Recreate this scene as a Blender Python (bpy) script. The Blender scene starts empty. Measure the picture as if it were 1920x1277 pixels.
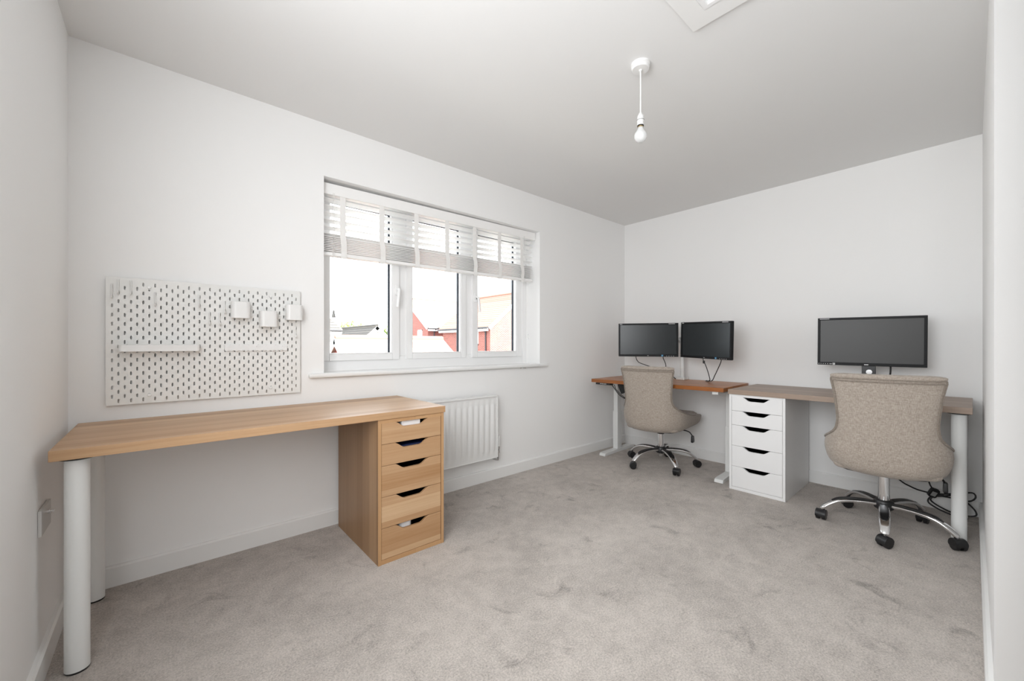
import bpy, bmesh, math, random
from mathutils import Vector, Matrix
R = math.radians
PI = math.pi
random.seed(4)
scene = bpy.context.scene
COL = scene.collection

# ------------------------------------------------------------------ camera
cam_d = bpy.data.cameras.new('camera')
cam = bpy.data.objects.new('camera', cam_d); COL.objects.link(cam)
cam.location = (0, 0, 1.0637)
cam.rotation_euler = (R(90), 0, R(48.26857 - 90))
cam_d.sensor_width = 36.0
cam_d.lens = 755.1705 / 1920 * 36
cam_d.shift_x = (960 - 976.6747) / 1920
cam_d.shift_y = (646.5477 - 638.5) / 1920
cam_d.clip_start = 0.02; cam_d.clip_end = 500
scene.camera = cam

# ------------------------------------------------------------------ world, sun, fill light, exposure
world = bpy.data.worlds.new('sky'); scene.world = world
world.use_nodes = True
wn = world.node_tree.nodes; wl = world.node_tree.links
bg = wn['Background']
bg.inputs[0].default_value = (0.92, 0.96, 1.0, 1)
bg.inputs[1].default_value = 5.0

sun_d = bpy.data.lights.new('sun', 'SUN'); sun_d.energy = 34.0; sun_d.angle = R(1.0)
sun_d.color = (1.0, 0.95, 0.88)
sun = bpy.data.objects.new('sun', sun_d); COL.objects.link(sun)
sd = Vector((0.80, -0.42, 0.80)).normalized()
sun.rotation_euler = sd.to_track_quat('Z', 'Y').to_euler()

# fill light added to brighten the room, set in an invented window beside camera
al = bpy.data.lights.new('added_fill_light', 'AREA'); al.shape = 'RECTANGLE'
al.size = 1.6; al.size_y = 1.2; al.energy = 49; al.color = (.95, .975, 1.0)
alo = bpy.data.objects.new('added_fill_light', al); COL.objects.link(alo)
alo.location = (-.305, .45, 1.48); alo.rotation_euler = (R(90), 0, R(-90))
# portal: tells the renderer to look for sky light through the window
po = bpy.data.lights.new('window_portal', 'AREA'); po.shape = 'RECTANGLE'
po.size = 1.77; po.size_y = 1.15
po.cycles.is_portal = True
poo = bpy.data.objects.new('window_portal', po); COL.objects.link(poo)
poo.location = (1.592, 2.80, 1.477); poo.rotation_euler = (R(-90), 0, 0)

scene.view_settings.view_transform = 'Standard'
scene.view_settings.look = 'None'
scene.view_settings.gamma = 1.0
scene.view_settings.use_curve_mapping = False
scene.view_settings.exposure = 0.17
scene.cycles.max_bounces = 9
scene.cycles.diffuse_bounces = 7
scene.cycles.glossy_bounces = 3
scene.cycles.transparent_max_bounces = 10
scene.cycles.use_adaptive_sampling = True
scene.cycles.adaptive_threshold = .025
scene.cycles.use_denoising = True

# ------------------------------------------------------------------ materials
M = {}
def mat(name, col=(.8, .8, .8), rough=.5, metal=0.0, spec=.5, bump=None, var=None, coat=0.0, sheen=0.0):
    m = bpy.data.materials.new(name); m.use_nodes = True
    nt = m.node_tree; b = nt.nodes['Principled BSDF']
    b.inputs['Base Color'].default_value = (*col, 1)
    b.inputs['Roughness'].default_value = rough
    b.inputs['Metallic'].default_value = metal
    b.inputs['Specular IOR Level'].default_value = spec
    b.inputs['Coat Weight'].default_value = coat
    b.inputs['Sheen Weight'].default_value = sheen
    tc = nt.nodes.new('ShaderNodeTexCoord')
    if var:      # (scale, amount)
        n = nt.nodes.new('ShaderNodeTexNoise'); n.inputs['Scale'].default_value = var[0]; n.inputs['Detail'].default_value = 4
        nt.links.new(tc.outputs['Object'], n.inputs['Vector'])
        mx = nt.nodes.new('ShaderNodeMix'); mx.data_type = 'RGBA'
        a = var[1]
        mx.inputs[6].default_value = (*[c * (1 - a) for c in col], 1)
        mx.inputs[7].default_value = (*[min(1, c * (1 + a)) for c in col], 1)
        nt.links.new(n.outputs['Fac'], mx.inputs[0]); nt.links.new(mx.outputs[2], b.inputs['Base Color'])
    if bump:     # (scale, strength, distance)
        n = nt.nodes.new('ShaderNodeTexNoise'); n.inputs['Scale'].default_value = bump[0]; n.inputs['Detail'].default_value = 3
        nt.links.new(tc.outputs['Object'], n.inputs['Vector'])
        bp = nt.nodes.new('ShaderNodeBump'); bp.inputs['Strength'].default_value = bump[1]; bp.inputs['Distance'].default_value = bump[2]
        nt.links.new(n.outputs['Fac'], bp.inputs['Height']); nt.links.new(bp.outputs[0], b.inputs['Normal'])
    M[name] = m
    return m

mat('wall_paint', (.87, .868, .862), .75, spec=.25, bump=(260, .08, .002))
mat('ceiling_paint', (.78, .778, .772), .85, spec=.2, bump=(200, .06, .002))
mat('gloss_white', (.83, .83, .82), .32, spec=.5)
mat('upvc', (.86, .86, .86), .28)
mat('white_metal', (.76, .77, .76), .35)
mat('leg_white', (.80, .81, .80), .3)
mat('radiator_white', (.80, .80, .79), .3)
mat('board_white', (.78, .78, .76), .4)
mat('plastic_white', (.80, .80, .79), .3)
mat('white_laminate', (.82, .82, .82), .35)
mat('black_plastic', (.012, .012, .013), .38)
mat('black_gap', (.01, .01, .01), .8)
mat('gasket', (.02, .03, .045), .5)
mat('screen_cool', (.010, .014, .016), .24, spec=.38)
mat('screen_matte', (.030, .030, .029), .42, spec=.5)
mat('bezel', (.010, .010, .011), .45, spec=.18)
mat('chrome', (.85, .85, .86), .07, metal=1.0)
mat('steel', (.55, .55, .55), .25, metal=1.0)
mat('cable_black', (.008, .008, .009), .45)
mat('mark_white', (.75, .75, .75), .5)
mat('sticker_blue', (.06, .25, .45), .5)
mat('blue_folder', (.015, .025, .09), .5)
mat('paper_white', (.85, .85, .86), .6)
mat('blind_white', (.90, .895, .885), .42)
mat('tape_white', (.84, .83, .81), .8)
mat('tassel_grey', (.35, .35, .34), .4)
mat('cord_white', (.72, .71, .69), .7)
mat('brass', (.55, .42, .22), .3, metal=1.0)
mat('socket_plate', (.60, .59, .57), .35)
mat('bulb_glass', (.86, .87, .87), .12, spec=.6)
M['bulb_glass'].node_tree.nodes['Principled BSDF'].inputs['Transmission Weight'].default_value = .35
mat('sub_grey', (.35, .35, .34), .6)
mat('grass_ground', (.17, .165, .15), .9, var=(.6, .2))
mat('render_white', (.62, .62, .60), .8)
mat('stone_pale', (.55, .50, .45), .8)
mat('pipe_dark', (.03, .03, .035), .5)
mat('bark', (.12, .08, .05), .9)
mat('leaf', (.17, .25, .05), .7, var=(1.2, .4))
mat('leaf_pale', (.26, .31, .09), .7, var=(1.2, .4))

def glass_pane():
    m = bpy.data.materials.new('window_glass'); m.use_nodes = True
    nt = m.node_tree; nt.nodes.remove(nt.nodes['Principled BSDF'])
    out = nt.nodes['Material Output']
    tr = nt.nodes.new('ShaderNodeBsdfTransparent'); tr.inputs[0].default_value = (.97, .98, .98, 1)
    gl = nt.nodes.new('ShaderNodeBsdfGlossy'); gl.inputs['Roughness'].default_value = .01
    fr = nt.nodes.new('ShaderNodeFresnel'); fr.inputs[0].default_value = 1.25
    mx = nt.nodes.new('ShaderNodeMixShader')
    nt.links.new(fr.outputs[0], mx.inputs[0]); nt.links.new(tr.outputs[0], mx.inputs[1]); nt.links.new(gl.outputs[0], mx.inputs[2])
    nt.links.new(mx.outputs[0], out.inputs[0])
    M['window_glass'] = m
glass_pane()

def wood(name, light, dark, grain, band, bw, rough=.35, contrast=1.0, seed=0.0, spec=.5):
    """grain: axis the grain runs along; band: axis across the staves; bw: stave width"""
    m = bpy.data.materials.new(name); m.use_nodes = True
    nt = m.node_tree; b = nt.nodes['Principled BSDF']; N = nt.nodes.new; Lk = nt.links.new
    tc = N('ShaderNodeTexCoord')
    # staves
    sx = N('ShaderNodeSeparateXYZ'); Lk(tc.outputs['Object'], sx.inputs[0])
    wob = N('ShaderNodeTexNoise'); wob.inputs['Scale'].default_value = 3.0
    Lk(tc.outputs['Object'], wob.inputs['Vector'])
    d = N('ShaderNodeMath'); d.operation = 'DIVIDE'; d.inputs[1].default_value = bw
    Lk(sx.outputs['XYZ'.index(band)], d.inputs[0])
    w1 = N('ShaderNodeMath'); w1.operation = 'MULTIPLY_ADD'; w1.inputs[1].default_value = .03; Lk(wob.outputs[0], w1.inputs[0]); Lk(d.outputs[0], w1.inputs[2])
    ad = N('ShaderNodeMath'); ad.operation = 'ADD'; ad.inputs[1].default_value = seed; Lk(w1.outputs[0], ad.inputs[0])
    fl = N('ShaderNodeMath'); fl.operation = 'FLOOR'; Lk(ad.outputs[0], fl.inputs[0])
    wn_ = N('ShaderNodeTexWhiteNoise'); wn_.noise_dimensions = '1D'; Lk(fl.outputs[0], wn_.inputs['W'])
    sm = N('ShaderNodeTexNoise'); sm.noise_dimensions = '1D'; sm.inputs['Scale'].default_value = .8; Lk(ad.outputs[0], sm.inputs['W'])
    nb = N('ShaderNodeMath'); nb.operation = 'MULTIPLY_ADD'; nb.inputs[1].default_value = .78
    hf = N('ShaderNodeMath'); hf.operation = 'MULTIPLY'; hf.inputs[1].default_value = .22; Lk(sm.outputs[0], hf.inputs[0])
    Lk(wn_.outputs[0], nb.inputs[0]); Lk(hf.outputs[0], nb.inputs[2])
    # fine grain
    mp = N('ShaderNodeMapping'); s = [95, 95, 95]; s['XYZ'.index(grain)] = 2.2
    mp.inputs['Scale'].default_value = s
    Lk(tc.outputs['Object'], mp.inputs[0])
    g = N('ShaderNodeTexNoise'); g.inputs['Scale'].default_value = 1.0; g.inputs['Detail'].default_value = 5; g.inputs['Roughness'].default_value = .65
    Lk(mp.outputs[0], g.inputs['Vector'])
    mp2 = N('ShaderNodeMapping'); s = [22, 22, 22]; s['XYZ'.index(grain)] = .9
    mp2.inputs['Scale'].default_value = s; Lk(tc.outputs['Object'], mp2.inputs[0])
    g2 = N('ShaderNodeTexNoise'); g2.inputs['Scale'].default_value = 1.0; g2.inputs['Detail'].default_value = 3
    Lk(mp2.outputs[0], g2.inputs['Vector'])
    a1 = N('ShaderNodeMath'); a1.operation = 'MULTIPLY_ADD'; a1.inputs[1].default_value = .9 * contrast; Lk(nb.outputs[0], a1.inputs[0])
    a0 = N('ShaderNodeMath'); a0.operation = 'MULTIPLY_ADD'; a0.inputs[1].default_value = .8 * contrast; a0.inputs[2].default_value = .5 - (.45 + .4 + .2) * contrast
    Lk(g.outputs[0], a0.inputs[0])
    a2 = N('ShaderNodeMath'); a2.operation = 'MULTIPLY_ADD'; a2.inputs[1].default_value = .4 * contrast
    Lk(g2.outputs[0], a2.inputs[0]); Lk(a0.outputs[0], a2.inputs[2]); Lk(a2.outputs[0], a1.inputs[2])
    mx = N('ShaderNodeMix'); mx.data_type = 'RGBA'; mx.clamp_factor = True
    mx.inputs[6].default_value = (*light, 1); mx.inputs[7].default_value = (*dark, 1)
    Lk(a1.outputs[0], mx.inputs[0]); Lk(mx.outputs[2], b.inputs['Base Color'])
    b.inputs['Roughness'].default_value = rough; b.inputs['Specular IOR Level'].default_value = spec
    bp = N('ShaderNodeBump'); bp.inputs['Strength'].default_value = .12; bp.inputs['Distance'].default_value = .001
    Lk(g.outputs[0], bp.inputs['Height']); Lk(bp.outputs[0], b.inputs['Normal'])
    M[name] = m
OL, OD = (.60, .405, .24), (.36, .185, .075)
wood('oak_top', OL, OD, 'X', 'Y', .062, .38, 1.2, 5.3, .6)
wood('oak_side_shaded', (.40, .245, .13), (.235, .125, .055), 'Z', 'Y', .085, .42, 1.0, 3.7)  # same oak as the fronts, shade on the side panels put into the colour
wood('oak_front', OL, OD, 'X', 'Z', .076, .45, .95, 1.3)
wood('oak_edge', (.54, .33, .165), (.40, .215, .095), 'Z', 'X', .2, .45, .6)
wood('grey_oak_top', (.42, .325, .26), (.24, .17, .125), 'X', 'Y', .06, .42, .95, 7.7)
wood('acacia_top', (.52, .205, .055), (.24, .075, .02), 'X', 'Y', .05, .32, .95, 2.2)

def carpet():
    m = bpy.data.materials.new('carpet'); m.use_nodes = True
    nt = m.node_tree; b = nt.nodes['Principled BSDF']; N = nt.nodes.new; Lk = nt.links.new
    tc = N('ShaderNodeTexCoord')
    def noise(scale, detail, rough=.5, dist=0):
        n = N('ShaderNodeTexNoise'); n.inputs['Scale'].default_value = scale; n.inputs['Detail'].default_value = detail
        n.inputs['Roughness'].default_value = rough; n.inputs['Distortion'].default_value = dist
        Lk(tc.outputs['Object'], n.inputs['Vector']); return n
    big = noise(1.7, 4, .62, .6); mid = noise(14, 4, .7, .4); fin = noise(150, 4, .8); tuft = noise(420, 2, .6)
    def mul(a, k, add=None):
        x = N('ShaderNodeMath'); x.operation = 'MULTIPLY_ADD'; x.inputs[1].default_value = k; x.inputs[2].default_value = 0
        Lk(a, x.inputs[0])
        if add is not None:
            if isinstance(add, float): x.inputs[2].default_value = add
            else: Lk(add, x.inputs[2])
        return x.outputs[0]
    spot = noise(5.5, 5, .68, .8)
    sp = N('ShaderNodeMapRange'); sp.interpolation_type = 'SMOOTHSTEP'; sp.inputs[1].default_value = .56; sp.inputs[2].default_value = .74
    sp.inputs[3].default_value = 0; sp.inputs[4].default_value = 1; Lk(spot.outputs[0], sp.inputs[0])
    s = mul(big.outputs[0], 1.0, -1.55)
    s = mul(sp.outputs[0], -.5, s)
    s = mul(mid.outputs[0], .85, s)
    s = mul(fin.outputs[0], 2.6, s)
    mx = N('ShaderNodeMix'); mx.data_type = 'RGBA'; mx.clamp_factor = True
    mx.inputs[6].default_value = (.26, .228, .202, 1); mx.inputs[7].default_value = (.70, .635, .58, 1)
    Lk(s, mx.inputs[0]); Lk(mx.outputs[2], b.inputs['Base Color'])
    b.inputs['Roughness'].default_value = 1.0; b.inputs['Specular IOR Level'].default_value = .1
    b.inputs['Sheen Weight'].default_value = .25; b.inputs['Sheen Roughness'].default_value = .6
    h = mul(fin.outputs[0], 1.0, mul(tuft.outputs[0], .7))
    bp = N('ShaderNodeBump'); bp.inputs['Strength'].default_value = .9; bp.inputs['Distance'].default_value = .006
    Lk(h, bp.inputs['Height']); Lk(bp.outputs[0], b.inputs['Normal'])
    M['carpet'] = m
carpet()

def fabric(name, c1, c2):
    m = bpy.data.materials.new(name); m.use_nodes = True
    nt = m.node_tree; b = nt.nodes['Principled BSDF']; N = nt.nodes.new; Lk = nt.links.new
    tc = N('ShaderNodeTexCoord'); outs = []
    for s in ((60, 60, 420), (420, 420, 60)):
        mp = N('ShaderNodeMapping'); mp.inputs['Scale'].default_value = s; Lk(tc.outputs['Object'], mp.inputs[0])
        n = N('ShaderNodeTexNoise'); n.inputs['Scale'].default_value = 1; n.inputs['Detail'].default_value = 3
        Lk(mp.outputs[0], n.inputs['Vector']); outs.append(n.outputs[0])
    ad = N('ShaderNodeMath'); ad.operation = 'ADD'; Lk(outs[0], ad.inputs[0]); Lk(outs[1], ad.inputs[1])
    mr = N('ShaderNodeMapRange'); mr.inputs[1].default_value = .75; mr.inputs[2].default_value = 1.25
    Lk(ad.outputs[0], mr.inputs[0])
    mx = N('ShaderNodeMix'); mx.data_type = 'RGBA'; mx.inputs[6].default_value = (*c1, 1); mx.inputs[7].default_value = (*c2, 1)
    Lk(mr.outputs[0], mx.inputs[0]); Lk(mx.outputs[2], b.inputs['Base Color'])
    b.inputs['Roughness'].default_value = .95; b.inputs['Specular IOR Level'].default_value = .15
    b.inputs['Sheen Weight'].default_value = .2
    bp = N('ShaderNodeBump'); bp.inputs['Strength'].default_value = .35; bp.inputs['Distance'].default_value = .002
    Lk(ad.outputs[0], bp.inputs['Height']); Lk(bp.outputs[0], b.inputs['Normal'])
    M[name] = m
fabric('linen', (.285, .24, .20), (.46, .405, .352))
fabric('linen_piping', (.20, .165, .135), (.30, .26, .22))

def courses(name, col, gap, scale_w, scale_h, offset=.5, mortar=.012, var=.25, rough=.85):
    """bricks / roof tiles on the far houses"""
    m = bpy.data.materials.new(name); m.use_nodes = True
    nt = m.node_tree; b = nt.nodes['Principled BSDF']; N = nt.nodes.new; Lk = nt.links.new
    tc = N('ShaderNodeTexCoord')
    # lay the courses on (x+y, z)
    sp = N('ShaderNodeSeparateXYZ'); Lk(tc.outputs['Object'], sp.inputs[0])
    ad = N('ShaderNodeMath'); ad.operation = 'ADD'; Lk(sp.outputs[0], ad.inputs[0]); Lk(sp.outputs[1], ad.inputs[1])
    cb = N('ShaderNodeCombineXYZ'); Lk(ad.outputs[0], cb.inputs[0]); Lk(sp.outputs[2], cb.inputs[1])
    br = N('ShaderNodeTexBrick'); br.offset = offset
    br.inputs['Color1'].default_value = (*[c * (1 - var) for c in col], 1)
    br.inputs['Color2'].default_value = (*[min(1, c * (1 + var)) for c in col], 1)
    br.inputs['Mortar'].default_value = (*gap, 1)
    br.inputs['Scale'].default_value = 1.0
    br.inputs['Brick Width'].default_value = scale_w; br.inputs['Row Height'].default_value = scale_h
    br.inputs['Mortar Size'].default_value = mortar
    Lk(cb.outputs[0], br.inputs['Vector']); Lk(br.outputs[0], b.inputs['Base Color'])
    b.inputs['Roughness'].default_value = rough
    M[name] = m
courses('brick_red', (.24, .055, .045), (.33, .20, .17), .225, .075)
courses('tile_terracotta', (.33, .165, .125), (.20, .09, .06), 60, .17, mortar=.018, var=.12)
courses('tile_pale', (.34, .21, .165), (.2, .11, .08), 60, .17, mortar=.014, var=.12)
courses('tile_grey', (.075, .068, .062), (.02, .018, .016), 60, .17, mortar=.03, var=.2)

# ------------------------------------------------------------------ mesh helpers
def newbm(): return bmesh.new()
def bx(bm, x0, x1, y0, y1, z0, z1):
    v = [bm.verts.new(p) for p in ((x0,y0,z0),(x1,y0,z0),(x1,y1,z0),(x0,y1,z0),(x0,y0,z1),(x1,y0,z1),(x1,y1,z1),(x0,y1,z1))]
    for f in ((0,3,2,1),(4,5,6,7),(0,1,5,4),(1,2,6,5),(2,3,7,6),(3,0,4,7)):
        bm.faces.new([v[i] for i in f])
    return bm
def box(*a): return bx(newbm(), *a)
def prism(bm, pts, axis, a0, a1):
    """extrude a 2-D outline along an axis; pts are the other two coordinates in order"""
    def P(p, a):
        if axis == 'x': return (a, p[0], p[1])
        if axis == 'y': return (p[0], a, p[1])
        return (p[0], p[1], a)
    A = [bm.verts.new(P(p, a0)) for p in pts]; B = [bm.verts.new(P(p, a1)) for p in pts]
    n = len(pts)
    bm.faces.new(A); bm.faces.new(B[::-1])
    for i in range(n): bm.faces.new((A[i], B[i], B[(i+1) % n], A[(i+1) % n]))
    return bm
def lathe(bm, prof, c=(0, 0), n=32, z0=0):
    rings = []
    for r, z in prof:
        if r < 1e-6: rings.append([bm.verts.new((c[0], c[1], z + z0))])
        else: rings.append([bm.verts.new((c[0] + r*math.cos(2*PI*i/n), c[1] + r*math.sin(2*PI*i/n), z + z0)) for i in range(n)])
    for a, b in zip(rings, rings[1:]):
        for i in range(n):
            j = (i+1) % n
            if len(a) == 1 and len(b) == 1: continue
            if len(a) == 1: bm.faces.new((a[0], b[i], b[j]))
            elif len(b) == 1: bm.faces.new((a[i], b[0], a[j]))
            else: bm.faces.new((a[i], b[i], b[j], a[j]))
    if len(rings[0]) > 1: bm.faces.new(rings[0])
    if len(rings[-1]) > 1: bm.faces.new(rings[-1][::-1])
    return bm
def spline(pts, k=8):
    P = [Vector(p) for p in pts]; P = [2*P[0]-P[1]] + P + [2*P[-1]-P[-2]]; out = []
    for i in range(1, len(P)-2):
        p0, p1, p2, p3 = P[i-1:i+3]
        for j in range(k):
            t = j/k
            out.append(.5*((2*p1)+(p2-p0)*t+(2*p0-5*p1+4*p2-p3)*t*t+(3*p1-p0-3*p2+p3)*t**3))
    out.append(P[-2]); return out
def tube(bm, pts, r, n=8, closed=False):
    P = [Vector(p) for p in pts]; rings = []; up = None; m = len(P)
    for i, p in enumerate(P):
        if closed: t = P[(i+1) % m]-P[i-1]
        else: t = P[min(i+1, m-1)]-P[max(i-1, 0)]
        t.normalize()
        if up is None:
            up = Vector((0,0,1)) if abs(t.z) < .9 else Vector((1,0,0))
        a = (up - t*up.dot(t))
        if a.length < 1e-5: a = t.orthogonal()
        a.normalize(); up = a; b = t.cross(a)
        rr = r[i] if isinstance(r, (list, tuple)) else r
        rings.append([bm.verts.new(p + (a*math.cos(2*PI*k/n) + b*math.sin(2*PI*k/n))*rr) for k in range(n)])
    prs = list(zip(rings, rings[1:])) + ([(rings[-1], rings[0])] if closed else [])
    for A, B in prs:
        for k in range(n): bm.faces.new((A[k], A[(k+1) % n], B[(k+1) % n], B[k]))
    if not closed:
        bm.faces.new(rings[0][::-1]); bm.faces.new(rings[-1])
    return bm
def cyl(bm, c, r, z0, z1, n=24): return lathe(bm, [(0, z0), (r, z0), (r, z1), (0, z1)], c, n)
def rrect(w, h, r, n=5, cx=0, cy=0):
    pts = []
    for qx, qy, a0 in ((1,1,0),(-1,1,90),(-1,-1,180),(1,-1,270)):
        for i in range(n+1):
            a = R(a0 + 90*i/n)
            pts.append((cx + qx*(w/2-r) + r*math.cos(a), cy + qy*(h/2-r) + r*math.sin(a)))
    return pts

def obj(name, bm, m, parent=None, bevel=0, seg=2, angle=35, flat=False):
    bmesh.ops.remove_doubles(bm, verts=bm.verts, dist=1e-6) if bevel == 0 else None
    bmesh.ops.recalc_face_normals(bm, faces=bm.faces)
    if bevel:
        es = [e for e in bm.edges if len(e.link_faces) == 2 and e.calc_face_angle(0) > R(40)]
        bmesh.ops.bevel(bm, geom=es, offset=bevel, segments=seg, affect='EDGES', profile=.5, clamp_overlap=True)
    me = bpy.data.meshes.new(name); bm.to_mesh(me); bm.free()
    if not flat:
        me.polygons.foreach_set('use_smooth', [True]*len(me.polygons))
        me.set_sharp_from_angle(angle=R(angle))
    me.materials.append(M[m])
    o = bpy.data.objects.new(name, me); COL.objects.link(o)
    if parent: o.parent = parent
    if bevel and not flat:
        wm = o.modifiers.new('weighted_normal', 'WEIGHTED_NORMAL'); wm.keep_sharp = True; wm.weight = 80
    return o
def tag(o, label=None, cat=None, group=None, kind=None):
    if label: o['label'] = label
    if cat: o['category'] = cat
    if group: o['group'] = group
    if kind: o['kind'] = kind
    return o
def thing(name, label, cat, loc=(0,0,0), rz=0, group=None, kind=None):
    o = bpy.data.objects.new(name, None); COL.objects.link(o)
    o.location = loc; o.rotation_euler = (0, 0, rz); o.empty_display_size = .05
    return tag(o, label, cat, group, kind)
def copy_tree(o, parent=None):
    c = o.copy(); COL.objects.link(c); c.parent = parent
    for ch in list(o.children): copy_tree(ch, c)
    return c

# ------------------------------------------------------------------ the room shell
D, L, XL, H, YF, XC, YB = 2.527, 3.771, -.293, 2.362, -.0414, 1.785, -1.52
WX0, WX1, WZ0, WZ1 = .709, 2.4755, .899, 2.0535
def struct(name, bm, m, label, cat, **k):
    o = obj(name, bm, m, **k); return tag(o, label, cat, kind='structure')

struct('floor', box(XL-.2, L+.2, YB-.2, D+.28, -.2, 0), 'carpet', 'grey beige cut pile carpet over the whole floor', 'floor')
struct('ceiling', box(XL-.2, L+.2, YB-.2, D+.28, H, H+.2), 'ceiling_paint', 'plain white painted ceiling', 'ceiling')
bm = newbm()
bx(bm, XL-.2, WX0, D, D+.28, 0, H); bx(bm, WX1, L+.2, D, D+.28, 0, H)
bx(bm, WX0, WX1, D, D+.28, 0, WZ0-.03); bx(bm, WX0, WX1, D, D+.28, WZ1, H)
struct('wall_back', bm, 'wall_paint', 'white wall with the wide window, pegboard and radiator', 'wall')
struct('wall_right', box(L, L+.2, YF-.2, D, 0, H), 'wall_paint', 'white wall behind the standing desk and monitors', 'wall')
AW = (-.35, 1.25, .88, 2.08)     # added window for the fill light (y and z range), unseen in left wall
bm = newbm()
bx(bm, XL-.2, XL, YB-.2, AW[0], 0, H); bx(bm, XL-.2, XL, AW[1], D, 0, H)
bx(bm, XL-.2, XL, AW[0], AW[1], 0, AW[2]); bx(bm, XL-.2, XL, AW[0], AW[1], AW[3], H)
struct('wall_left', bm, 'wall_paint', 'white wall at the left end of the oak desk', 'wall')
# the wall right of the desk ends at a corner beside the camera; the splay beyond is made up to dim its face
SX, SY = .89, -.456
tt = .2/-SY
struct('wall_front', prism(newbm(), [(XC, YF), (L, YF), (L, YF-.2), (XC+SX*tt, YF-.2)], 'z', 0, H), 'wall_paint', 'narrow strip of white wall beside the right desk', 'wall')
xe_ = L+.2; ye_ = YF + SY*(xe_-XC)/SX
struct('wall_alcove', prism(newbm(), [(XC+SX*tt, YF-.2), (xe_+.2, YF-.2), (xe_+.2, YB), (xe_, YB), (xe_, ye_)], 'z', 0, H), 'wall_paint', 'white wall end at the right edge of the picture', 'wall')
struct('wall_alcove_back', box(XL, xe_+.2, YB-.2, YB, 0, H), 'wall_paint', 'white wall closing the room behind the camera', 'wall')

def skirt(name, p, q, nrm, label, hgt=.09, t=.016):
    """board from p to q on the floor, standing off along nrm"""
    p = Vector((*p, 0)); q = Vector((*q, 0)); n = Vector((*nrm, 0))
    prof = [(0, 0), (t, 0), (t, hgt-.008), (t-.006, hgt), (0, hgt)]
    bm = newbm()
    A = [bm.verts.new(p + n*a + Vector((0,0,b))) for a, b in prof]; B = [bm.verts.new(q + n*a + Vector((0,0,b))) for a, b in prof]
    bm.faces.new(A); bm.faces.new(B[::-1])
    for i in range(5): bm.faces.new((A[i], B[i], B[(i+1) % 5], A[(i+1) % 5]))
    return struct(name, bm, 'gloss_white', label, 'skirting board', angle=20)
skirt('baseboard_back', (XL, D), (L, D), (0, -1), 'white skirting board under the window wall')
skirt('baseboard_right', (L, D), (L, YF), (-1, 0), 'white skirting board along the wall behind the monitors')
skirt('baseboard_left', (XL, YB), (XL, D), (1, 0), 'white skirting board along the left wall')
skirt('baseboard_front', (L, YF), (XC, YF), (0, 1), 'white skirting board beside the right desk leg')

# loft hatch in the ceiling
t = thing('loft_hatch', 'white loft hatch with moulded frame in the ceiling', 'hatch', (1.30, .43, H), kind='structure')
h1, h2 = .335, .255
def ring(o, i, z0, z1):
    bm = newbm(); q = ((1, 1), (-1, 1), (-1, -1), (1, -1))
    R4 = [[bm.verts.new((a*x, a*y, z)) for x, y in q] for a, z in ((o, z1), (o, z0), (i, z0), (i, z1))]
    for A, B in zip(R4, R4[1:]+R4[:1]):
        for k in range(4): bm.faces.new((A[k], A[(k+1) % 4], B[(k+1) % 4], B[k]))
    return bm
obj('hatch_frame', ring(h1, h2, -.013, 0), 'gloss_white', t, bevel=.004)
obj('hatch_moulding', ring(h2, h2-.022, -.016, 0), 'upvc', t, bevel=.004)
obj('hatch_panel', box(-h2+.022, h2-.022, -h2+.022, h2-.022, -.004, 0), 'gloss_white', t)

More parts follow.
